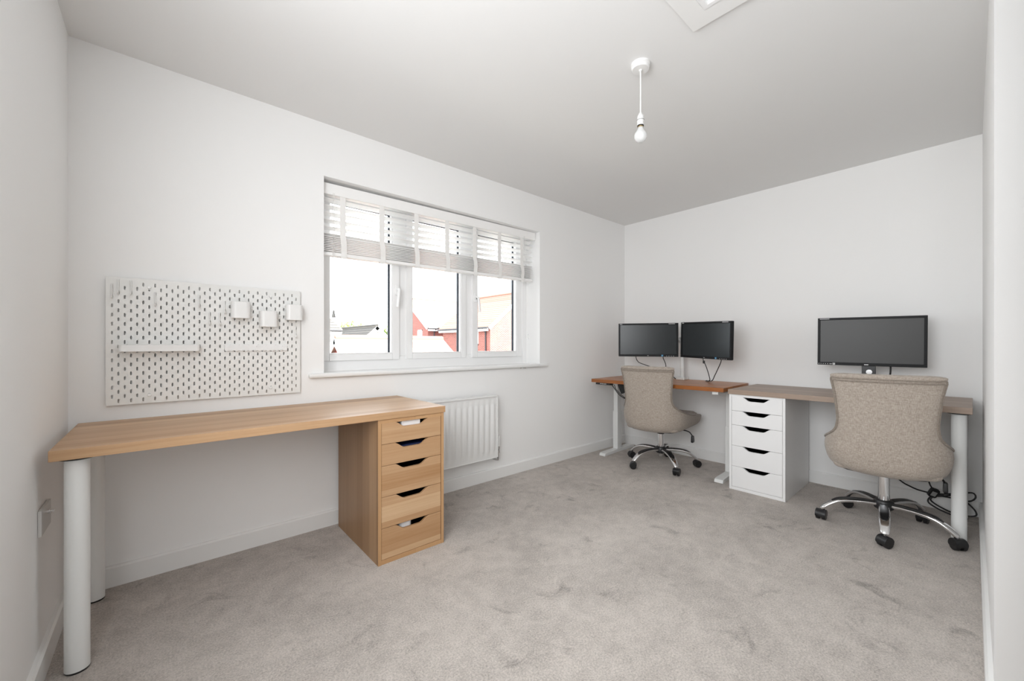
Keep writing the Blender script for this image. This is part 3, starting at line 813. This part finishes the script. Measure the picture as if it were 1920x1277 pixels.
# stand of the desk monitor: local coordinates of that monitor
zl = .7352 - 1.086
obj('stand_neck', box(-.036, .036, .010, .030, zl+.02, -.10), 'black_plastic', mD, bevel=.003)
obj('stand_hinge', box(-.034, .034, .012, .05, -.12, .02), 'black_plastic', mD, bevel=.004)
bd = obj('stand_badge', lathe(newbm(), [(0, 0), (.016, 0), (.016, .003), (0, .003)], (0, 0), 24), 'steel', mD)
bd.rotation_euler = (R(90), 0, 0); bd.location = (.002, .0098, -.205)
obj('stand_base', prism(newbm(), rrect(.26, .19, .05, 6, cx=0, cy=.01), 'z', zl+.0015, zl+.021), 'black_plastic', mD, bevel=.004)

# pole and arms carrying the two monitors
px, py = 3.62, 1.80
arm = thing('monitor_stand', 'white pole clamp carrying two monitors on the standing desk', 'monitor stand', (px, py, .740))
obj('pole', lathe(newbm(), [(0, 0.02), (.0175, .02), (.0175, .54), (.014, .545), (0, .545)], (0, 0), 20), 'white_metal', arm)
obj('clamp_base', prism(newbm(), rrect(.10, .085, .012, 4), 'z', .0005, .02), 'white_metal', arm, bevel=.003)
obj('clamp_jaw', box(-.02, .05, -.03, .03, -.06, -.033), 'white_metal', arm, bevel=.003)
for mn, z in ((mL, .37), (mR, .365)):
    fw = Matrix.Rotation(mn.rotation_euler.z, 3, 'Z') @ Vector((0, 1, 0))
    e = mn.location + fw*.047 - Vector((px, py, .74)); e.z = z
    mid = Vector((e.x*.5, e.y*.5, z)) + Vector((.02, 0, 0))
    a = obj('arm', tube(newbm(), [(0, 0, z), tuple(mid), tuple(e)], .016, 12), 'white_metal', arm)
    obj('arm_collar', cyl(newbm(), (0, 0), .026, z-.03, z+.03, 20), 'white_metal', a)
    bm = box(-.05, .05, -.002, .006, -.05, .05)
    bmesh.ops.rotate(bm, cent=(0,0,0), matrix=Matrix.Rotation(mn.rotation_euler.z, 3, 'Z'), verts=bm.verts); bmesh.ops.translate(bm, verts=bm.verts, vec=e)
    obj('mount_plate', bm, 'sub_grey', a)

# ------------------------------------------------------------------ cables
def cable(pts, r, label, name='cable', k=8):
    o = obj(name, tube(newbm(), spline(pts, k), r, 8), 'cable_black')
    return tag(o, label, 'cable')
def on(mn, x, y, z): return tuple(mn.location + Matrix.Rotation(mn.rotation_euler.z, 3, 'Z') @ Vector((x, y, z)))
cable([on(mL, -.105, .03, -.14), on(mL, -.105, .03, -.17), on(mL, -.09, .045, -.20), on(mL, -.05, .06, -.225), (3.54, 1.90, .80), (3.61, 1.86, .7445), (3.63, 1.83, .7445)], .0035, 'black cable curving out from under the left monitor, nearest the window')
cable([on(mL, .135, .03, -.14), on(mL, .137, .03, -.17), on(mL, .15, .045, -.20), on(mL, .165, .09, -.245), (3.60, 1.965, .79), (3.635, 2.0, .7445), (3.64, 2.05, .7445)], .0035, 'black cable under the left monitor, nearest the white pole')
cv = cable([on(mR, -.045, .03, -.14), on(mR, -.04, .03, -.17), on(mR, -.022, .04, -.22), on(mR, -.02, .07, -.29), on(mR, -.035, .10, -.345), (3.59, 1.57, .745), (3.64, 1.58, .7445)], .0035, 'black cable hanging straight from the middle of the right pole monitor')
pp = on(mR, -.036, .031, -.185)
o = obj('ferrite_bead', lathe(newbm(), [(0, -.012), (.008, -.012), (.009, 0), (.008, .012), (0, .012)], (pp[0], pp[1]), 12, pp[2]), 'cable_black', cv)
cable([on(mR, .135, .03, -.14), on(mR, .13, .03, -.18), on(mR, .085, .05, -.24), on(mR, .03, .08, -.30), on(mR, -.02, .11, -.345), (3.60, 1.555, .7445), (3.64, 1.56, .7445)], .0035, 'black cable swinging across from the right end of the right pole monitor')
cable([on(mD, .108, .03, -.15), on(mD, .107, .03, -.2), on(mD, .103, .04, -.26), (3.60, .36, .80), (3.66, .40, .7405), (3.72, .42, .7405)], .005, 'thick black cable hanging under the monitor above the right chair')
def sdp(x, y, z): return tuple(SD @ Vector((x, y, z)))
cable([sdp(.19, .05, .695), sdp(.215, .06, .66), sdp(.25, .09, .60), sdp(.31, .14, .555), sdp(.37, .20, .555), sdp(.39, .26, .59), sdp(.37, .31, .645)], .004, 'black cable looping from the standing desk keypad to the motor')
cable([sdp(.205, .07, .693), sdp(.23, .08, .64), sdp(.28, .13, .575), sdp(.34, .18, .545), sdp(.40, .24, .56), sdp(.41, .30, .60), sdp(.42, .31, .677)], .003, 'thin black cable in the same loop under the standing desk keypad')
cable([sdp(.36, .33, .675), sdp(.35, .34, .60), sdp(.32, .35, .52), sdp(.16, .36, .46), sdp(.15, .37, .43), sdp(.28, .38, .38), sdp(.42, .39, .355), sdp(.49, .40, .40), sdp(.50, .415, .55), sdp(.50, .418, .675)], .003, 'thin black cable drooping behind the corner chair under the standing desk')
# floor cables and connector by the right desk leg
cable([(3.70, .62, .68), (3.71, .50, .35), (3.70, .34, .17), (3.68, .27, .13), (3.68, .21, .115), (3.69, .14, .115), (3.71, .06, .135), (3.71, .00, .155), (3.70, -.012, .13), (3.70, .02, .10), (3.69, .10, .105), (3.68, .165, .10), (3.67, .19, .06), (3.66, .15, .03), (3.66, .08, .007), (3.66, .03, .006)], .0045, 'black cable looping over the skirting by the right desk leg')
cable([(3.67, .16, .10), (3.66, .12, .115), (3.68, .06, .13), (3.70, .02, .09), (3.70, -.012, .05), (3.69, -.01, .022), (3.68, .05, .012), (3.66, .12, .035), (3.66, .175, .07), (3.66, .165, .10), (3.67, .12, .12)], .0045, 'black cable coiled on the carpet by the right desk leg')
o = obj('adapter', prism(newbm(), rrect(.045, .06, .012, 4), 'y', -.012, .012), 'cable_black', bevel=.004)
tag(o, 'small black plug connector hanging among the cables behind the right chair', 'connector'); o.location = (3.655, .165, .125); o.rotation_euler = (R(15), R(20), R(-60))
obj('print', box(-.014, .012, -.0126, -.0121, -.018, .012), 'sub_grey', o)
cable([(3.655, .17, .15), (3.66, .185, .19), (3.69, .20, .30), (3.71, .22, .50), (3.71, .24, .69)], .004, 'black lead rising from the small connector behind the right chair')

# ------------------------------------------------------------------ pegboard and what hangs on it
PX0, PX1, PZ0, PZ1 = -.1815, .5785, .798, 1.362
PY = 2.505      # front face
pb = thing('pegboard', 'white perforated pegboard on the wall above the oak desk', 'pegboard', (PX0, PY, PZ0))
bm = newbm(); TH = .005
sl = [(.0032, .0055), (.0016, .0083), (-.0016, .0083), (-.0032, .0055), (-.0032, -.0055), (-.0016, -.0083), (.0016, -.0083), (.0032, -.0055)]
ring_o = [(.01, .01), (.004, .02), (-.004, .02), (-.01, .01), (-.01, -.01), (-.004, -.02), (.004, -.02), (.01, -.01)]
corner = [(.01, .02), (-.01, .02), (-.01, -.02), (.01, -.02)]
def quad(ps):
    f = [bm.verts.new((p[0], 0, p[1])) for p in ps]; bm.faces.new(f)
def fillrect(x0, x1, z0, z1): quad([(x0, z0), (x1, z0), (x1, z1), (x0, z1)])
ncol = 37
for k in range(ncol):
    cx = .0195+.02*k
    odd = k % 2
    nz, zs = (14, .018) if odd else (13, .038)
    for j in range(nz):
        cz = zs+.04*j
        A = [(cx+p[0], cz+p[1]) for p in sl]; B = [(cx+p[0], cz+p[1]) for p in ring_o]; C = [(cx+p[0], cz+p[1]) for p in corner]
        for i in range(8):
            quad([A[i], B[i], B[(i+1) % 8], A[(i+1) % 8]])
        quad([B[0], C[0], B[1]]); quad([B[2], C[1], B[3]]); quad([B[4], C[2], B[5]]); quad([B[6], C[3], B[7]])
    lo, hi = zs-.02, zs+.04*(nz-1)+.02
    if lo > 0.0001: fillrect(cx-.01, cx+.01, 0, lo)
    if lo < -.0001: pass
    if hi < .564: fillrect(cx-.01, cx+.01, hi, .564)
fillrect(0, .0095, 0, .564); fillrect(.0195+.02*36+.01, .76, 0, .564)
for v in bm.verts: v.co.z = max(0.0, min(.564, v.co.z))
bmesh.ops.remove_doubles(bm, verts=bm.verts, dist=2e-5)
bmesh.ops.recalc_face_normals(bm, faces=bm.faces)
ext = bmesh.ops.extrude_face_region(bm, geom=list(bm.faces))
bmesh.ops.translate(bm, verts=[g for g in ext['geom'] if isinstance(g, bmesh.types.BMVert)], vec=(0, TH, 0))
obj('board', bm, 'board_white', pb, angle=30)
for x, z in ((.1394, .5285), (.1394, .036), (.617, .5265), (.617, .036)):
    s = obj('spacer', lathe(newbm(), [(0, 0), (.012, 0), (.012, D-PY-TH), (0, D-PY-TH)], (0, 0), 16), 'plastic_white', pb)
    s.rotation_euler = (R(-90), 0, 0); s.location = (x, TH, z)
    s2 = obj('screw_cap', lathe(newbm(), [(0, 0), (.0075, 0), (.0065, .004), (0, .005)], (0, 0), 16), 'plastic_white', pb)
    s2.rotation_euler = (R(90), 0, 0); s2.location = (x, 0, z)

def shell_box(w_, d_, h_, rad, th):
    """open-topped rounded tray: outer wall, inner wall, floor; x centred, y from -d to 0"""
    bm = newbm(); out = rrect(w_, d_, rad, 5, 0, -d_/2); inn = rrect(w_-2*th, d_-2*th, max(.001, rad-th), 5, 0, -d_/2); n = len(out)
    o0 = [bm.verts.new((*p, 0)) for p in out]; o1 = [bm.verts.new((*p, h_)) for p in out]
    i1 = [bm.verts.new((*p, h_)) for p in inn]; i0 = [bm.verts.new((*p, th)) for p in inn]
    for a, b_ in ((o0, o1), (o1, i1), (i1, i0)):
        for k in range(n): bm.faces.new((a[k], a[(k+1) % n], b_[(k+1) % n], b_[k]))
    bm.faces.new(o0[::-1]); bm.faces.new(i0)
    return bm
sh = obj('pegboard_tray', shell_box(.277, .058, .030, .012, .0025), 'plastic_white', bevel=.0008, seg=1)
sh.location = (-.002, PY-.0006, 1.0335); tag(sh, 'long white tray shelf on the left half of the pegboard', 'tray')
for x in (-.115, .115): obj('tray_hook', box(x-.002, x+.002, -.006, .001, .028, .048), 'plastic_white', sh)
rl = thing('pegboard_rail', 'flat white tool rail on the right half of the pegboard', 'rail', (.374, PY, 1.030))
bm = newbm(); n = 28; pts = [(-.138, .033), (-.138, .004)]
for i in range(n+1): pts.append((-.138+.276*i/n, .004*(1 if i % 2 == 0 else .25)))
pts += [(.138, .033)]
obj('rail_plate', prism(newbm(), pts, 'y', -.010, -.0006), 'plastic_white', rl)
for x in (-.119, .001, .121): obj('rail_clip', box(x-.006, x+.006, -.014, -.010, .024, .028), 'plastic_white', rl)
for x in (-.105, -.06, -.015, .03, .075, .11): obj('rail_hook', box(x-.004, x+.004, -.018, -.010, .003, .009), 'plastic_white', rl, bevel=.001)
for x, z, lb in ((.2985, 1.198, 'white open cup on the pegboard, the one farthest left'), (.4200, 1.158, 'white open cup on the pegboard, the lowest and middle one of three'), (.5400, 1.198, 'white open cup overlapping the right edge of the pegboard')):
    c = obj('pegboard_cup', shell_box(.080, .060, .082, .020, .002), 'plastic_white', bevel=.0006, seg=1)
    c.location = (x, PY-.0006, z); tag(c, lb, 'cup', 'cups on the pegboard')
    for dx in (-.02, .02): obj('cup_hook', box(dx-.0025, dx+.0025, -.005, .001, .080, .090), 'plastic_white', c)
hk = [(-.1623, 1.3278, 'white hook in the first hole column at the top left of the pegboard'),
      (-.1424, 1.3485, 'white hook in the second hole column at the top left of the pegboard'),
      (-.1021, 1.3474, 'white hook third from the left along the top of the pegboard'),
      (-.0224, 1.3017, 'white hook below the top left screw cap of the pegboard'),
      (.1354, 1.3046, 'white hook near the top middle of the pegboard'),
      (.1755, 1.2213, 'white hook left one of the low pair at mid pegboard'),
      (.2158, 1.2204, 'white hook right one of the low pair at mid pegboard'),
      (.2359, 1.2793, 'white hook just left of the leftmost pegboard cup'),
      (.5537, 1.164, 'white hook under the cup at the right pegboard edge')]
hm = None
for x, z, lb in hk:
    if hm is None:
        bm = newbm()
        tube(bm, spline([(0, .003, .002), (0, -.005, .002), (0, -.008, -.003), (0, -.007, -.03), (0, -.009, -.052), (0, -.016, -.061), (0, -.024, -.058), (0, -.027, -.046)], 4), .0024, 8)
        bx(bm, -.0024, .0024, -.003, -.0005, -.04, .004)
        ho = obj('pegboard_hook', bm, 'plastic_white'); hm = ho
    else:
        ho = hm.copy(); COL.objects.link(ho)
    ho.location = (x, PY-.0004, z); tag(ho, lb, 'hook', 'hooks on the pegboard')

# ------------------------------------------------------------------ wall socket, pendant
s = thing('wall_socket', 'white socket plate low on the left wall beside the desk leg', 'socket', (XL, 2.039, .494))
obj('face_plate', box(.0003, .009, -.073, .073, -.0415, .0415), 'socket_plate', s, bevel=.002)
o = obj('coax_connector', lathe(newbm(), [(0, 0), (.008, 0), (.008, .006), (.005, .007), (.005, .014), (0, .014)], (0, 0), 14), 'chrome', s)
o.rotation_euler = (0, R(90), 0); o.location = (.009, .022, .012)

p = thing('pendant_light', 'white ceiling rose with a bare bulb hanging on a cord', 'pendant light', (1.653, 1.022, H))
obj('ceiling_rose', lathe(newbm(), [(0, 0), (.043, 0), (.043, -.012), (.0405, -.014), (.0395, -.024), (.037, -.027), (.008, -.028), (.006, -.034), (0, -.034)], (0, 0), 40), 'plastic_white', p)
obj('cord', tube(newbm(), [(0, 0, -.03), (.0005, 0, -.12), (0, 0, -.235)], .0033, 8), 'plastic_white', p)
lh = obj('lamp_holder', lathe(newbm(), [(0, -.228), (.007, -.228), (.010, -.236), (.0135, -.240), (.0145, -.252), (.0145, -.262), (.0165, -.263), (.0165, -.266), (.0145, -.267), (.0145, -.285), (.0130, -.286), (0, -.286)], (0, 0), 28), 'plastic_white', p)
obj('holder_ring', lathe(newbm(), [(.0150, -.259), (.0172, -.259), (.0172, -.2605), (.0150, -.2605)], (0, 0), 28), 'sub_grey', lh)
obj('bulb_cap', lathe(newbm(), [(0, -.284), (.0125, -.284), (.0125, -.296), (0, -.296)], (0, 0), 24), 'brass', lh)
obj('holder_lip', lathe(newbm(), [(.0118, -.284), (.0148, -.284), (.0148, -.288), (.0118, -.288)], (0, 0), 24), 'black_plastic', lh)
obj('bulb', lathe(newbm(), [(.0125, -.294), (.0135, -.300), (.020, -.311), (.0265, -.323), (.0285, -.332), (.027, -.343), (.021, -.353), (.012, -.359), (0, -.361)], (0, 0), 32), 'bulb_glass', p, angle=60)

# ------------------------------------------------------------------ outside the window
GZ = -2.75
tag(obj('ground', box(-40, 80, 4.0, 140, GZ-.2, GZ), 'grass_ground'), 'pale paving far below the window', 'ground', kind='structure')
def roof_slab(bm, a, b_, c, d, th=.12):
    """quad a-b-c-d (outer surface) thickened downwards"""
    P = [Vector(q) for q in (a, b_, c, d)]; n = (P[1]-P[0]).cross(P[3]-P[0]).normalized()
    if n.z < 0: n = -n
    A = [bm.verts.new(q) for q in P]; B = [bm.verts.new(q-n*th) for q in P]
    bm.faces.new(A); bm.faces.new(B[::-1])
    for i in range(4): bm.faces.new((A[i], B[i], B[(i+1) % 4], A[(i+1) % 4]))
def house(name, label, x0, x1, y0, y1, ze, zr, axis, wall_m, roof_m, gable_m=None, ov=.3, cat='house'):
    """axis: direction of the ridge"""
    h = thing(name, label, cat, (x0, y0, GZ))
    X, Y, E, Rg = x1-x0, y1-y0, ze-GZ, zr-GZ
    bm = newbm()
    if axis == 'x': prism(bm, [(0, 0), (Y, 0), (Y, E), (Y/2, Rg), (0, E)], 'x', 0, X)
    else: prism(bm, [(0, 0), (X, 0), (X, E), (X/2, Rg), (0, E)], 'y', 0, Y)
    obj('walls', bm, wall_m, h, flat=True)
    up = .10
    if axis == 'x':
        sl_ = (Rg-E)/(Y/2)
        for s_ in (0, 1):
            bm = newbm(); ye = -ov if s_ == 0 else Y+ov
            roof_slab(bm, (-ov*.6, ye, E-sl_*ov+up), (X+ov*.6, ye, E-sl_*ov+up), (X+ov*.6, Y/2, Rg+up), (-ov*.6, Y/2, Rg+up))
            obj('roof_slope', bm, roof_m, h, flat=True)
        bm = newbm(); 
        tube(bm, [(-ov*.6, Y/2, Rg+up), (X+ov*.6, Y/2, Rg+up)], .10, 8); obj('ridge', bm, roof_m, h)
        for xx in (-ov*.6-.03, X+ov*.6):
            bm = newbm()
            for ya in (-ov, Y+ov):
                roof_slab(bm, (xx, ya, E-sl_*ov+up-.02), (xx+.03, ya, E-sl_*ov+up-.02), (xx+.03, Y/2, Rg+up-.02), (xx, Y/2, Rg+up-.02), .22)
            obj('bargeboard', bm, 'upvc', h, flat=True)
        bm = box(-ov*.4, X+ov*.4, -ov-.02, -ov+.06, E-sl_*ov-.20, E-sl_*ov+.0); obj('fascia', bm, 'upvc', h)
        obj('gutter', tube(newbm(), [(-ov*.6, -ov-.06, E-sl_*ov+.02), (X+ov*.6, -ov-.06, E-sl_*ov+.02)], .065, 8), 'pipe_dark', h)
    else:
        sl_ = (Rg-E)/(X/2)
        for s_ in (0, 1):
            bm = newbm(); xe_ = -ov if s_ == 0 else X+ov
            roof_slab(bm, (xe_, -ov*.6, E-sl_*ov+up), (xe_, Y+ov*.6, E-sl_*ov+up), (X/2, Y+ov*.6, Rg+up), (X/2, -ov*.6, Rg+up))
            obj('roof_slope', bm, roof_m, h, flat=True)
        bm = newbm(); tube(bm, [(X/2, -ov*.6, Rg+up), (X/2, Y+ov*.6, Rg+up)], .10, 8); obj('ridge', bm, roof_m, h)
        bm = newbm(); yy = -ov*.6
        for xa in (-ov, X+ov):
            roof_slab(bm, (xa, yy-.03, E-sl_*ov+up-.02), (xa, yy, E-sl_*ov+up-.02), (X/2, yy, Rg+up-.02), (X/2, yy-.03, Rg+up-.02), .24)
        obj('bargeboard', bm, 'upvc', h, flat=True)
        obj('fascia', box(-ov-.02, -ov+.06, -ov*.4, Y+ov*.4, E-sl_*ov-.20, E-sl_*ov), 'upvc', h)
        obj('gutter', tube(newbm(), [(-ov-.06, -ov*.6, E-sl_*ov+.02), (-ov-.06, Y+ov*.6, E-sl_*ov+.02)], .065, 8), 'pipe_dark', h)
    return h
def hwin_x(h, y, z, wd, ht):     # window in a wall facing -x (local x = 0)
    f = newbm()
    for a in ((y, y+.09, z, z+ht), (y+wd-.09, y+wd, z, z+ht), (y, y+wd, z, z+.09), (y, y+wd, z+ht-.09, z+ht)): bx(f, -.04, .02, *a)
    o = obj('window', f, 'upvc', h); obj('pane', box(-.015, .005, y+.09, y+wd-.09, z+.09, z+ht-.09), 'sub_grey', o)
def hwin_y(h, x, z, wd, ht):
    f = newbm()
    for a in ((x, x+.09, z, z+ht), (x+wd-.09, x+wd, z, z+ht), (x, x+wd, z, z+.09), (x, x+wd, z+ht-.09, z+ht)): bx(f, a[0], a[1], -.04, .02, a[2], a[3])
    o = obj('window', f, 'upvc', h); obj('pane', box(x+.09, x+wd-.09, -.015, .005, z+.09, z+ht-.09), 'sub_grey', o)

# right-hand house: gable towards us, ridge running away
hB = house('brick_house', 'red brick house with sunlit gable seen through the right window light', 16.80, 22.7, 22.0, 28.2, 2.45, 4.85, 'y', 'brick_red', 'tile_terracotta')
obj('downpipe', tube(newbm(), spline([(-.33, .45, 2.45-GZ-.2), (-.18, .45, 2.45-GZ-.45), (-.07, .45, 2.45-GZ-.6), (-.07, .45, .5)], 6), .05, 8), 'pipe_dark', hB)
hwin_x(hB, 1.35, 1.05-GZ, .95, 1.1)
# middle house: gable end to the left, eaves towards us
hA = house('brick_house', 'red brick house with pale roof seen through the middle window light', 16.45, 27.0, 30.0, 37.6, 2.60, 5.15, 'x', 'brick_red', 'tile_pale')
obj('downpipe', tube(newbm(), spline([(.55, -.36, 2.6-GZ-.2), (.55, -.18, 2.6-GZ-.45), (.55, -.07, 2.6-GZ-.6), (.55, -.07, .5)], 6), .05, 8), 'pipe_dark', hA)
hwin_x(hA, .95, 1.3-GZ, .8, 1.05)
hwin_x(hA, 3.4, 1.3-GZ, .8, 1.05)
# low garage block in front
house('garage', 'low garage with a pale tiled roof close below the window', 4.72, 8.75, 12.6, 17.4, -.30, 1.22, 'x', 'brick_red', 'tile_pale', ov=.25, cat='garage')
# grey tiled bungalow with white gable
hC = house('bungalow', 'grey-roofed bungalow with a white gable seen through the left window light', 8.9, 12.1, 26.0, 36.0, .75, 2.22, 'y', 'render_white', 'tile_grey', ov=.25, cat='house')
obj('chimney', box(.95, 1.35, 6.5, 7.1, 1.5-GZ, 2.75-GZ), 'stone_pale', hC); obj('chimney_cap', box(.90, 1.40, 6.45, 7.15, 2.75-GZ, 2.83-GZ), 'render_white', hC)
# white house on the far left
hD = house('white_house', 'white rendered house at the left edge of the window view', 2.6, 7.35, 23.5, 31.0, 1.9, 3.2, 'x', 'render_white', 'tile_grey', ov=.2, cat='house')
house('shed', 'small grey-roofed outbuilding at the lower left of the window view', 3.55, 5.3, 17.9, 22.4, .3, 1.25, 'x', 'render_white', 'tile_grey', ov=.15, cat='outbuilding')
def tree(x, y, ztop, rad, m, label, seed):
    rnd = random.Random(seed)
    tr = thing('tree', label, 'tree', (x, y, GZ), group='trees beyond the roofs')
    obj('trunk', tube(newbm(), [(0, 0, 0), (.1, 0, (ztop-GZ)*.4), (0, .1, (ztop-GZ)*.8)], [.22, .16, .07], 8), 'bark', tr)
    bm = newbm(); cz = ztop-GZ-rad*.9
    for i in range(900):
        v = Vector((rnd.gauss(0, 1), rnd.gauss(0, 1), rnd.gauss(0, 1))).normalized()*rad*(.55+.5*rnd.random())
        v.z *= .85; c = v + Vector((0, 0, cz)); s_ = .14+.14*rnd.random()
        a = Vector((rnd.gauss(0, 1), rnd.gauss(0, 1), rnd.gauss(0, 1))).normalized(); b_ = a.orthogonal().normalized(); n_ = a.cross(b_)
        q = [c+a*s_, c+b_*s_*.6+n_*.03, c-a*s_, c-b_*s_*.6+n_*.03]
        bm.faces.new([bm.verts.new(k2) for k2 in q])
    o = obj('foliage', bm, m, tr); o['kind'] = 'stuff'
tree(16.4, 50, 4.1, 2.2, 'leaf', 'bushy green tree behind the grey bungalow roof, left of the ridge', 1)
tree(21.1, 57, 4.12, 1.8, 'leaf_pale', 'paler green tree behind the middle of the grey bungalow roof', 2)
tree(20.1, 45, 3.35, 1.6, 'leaf', 'green tree right of the white bungalow gable', 3)
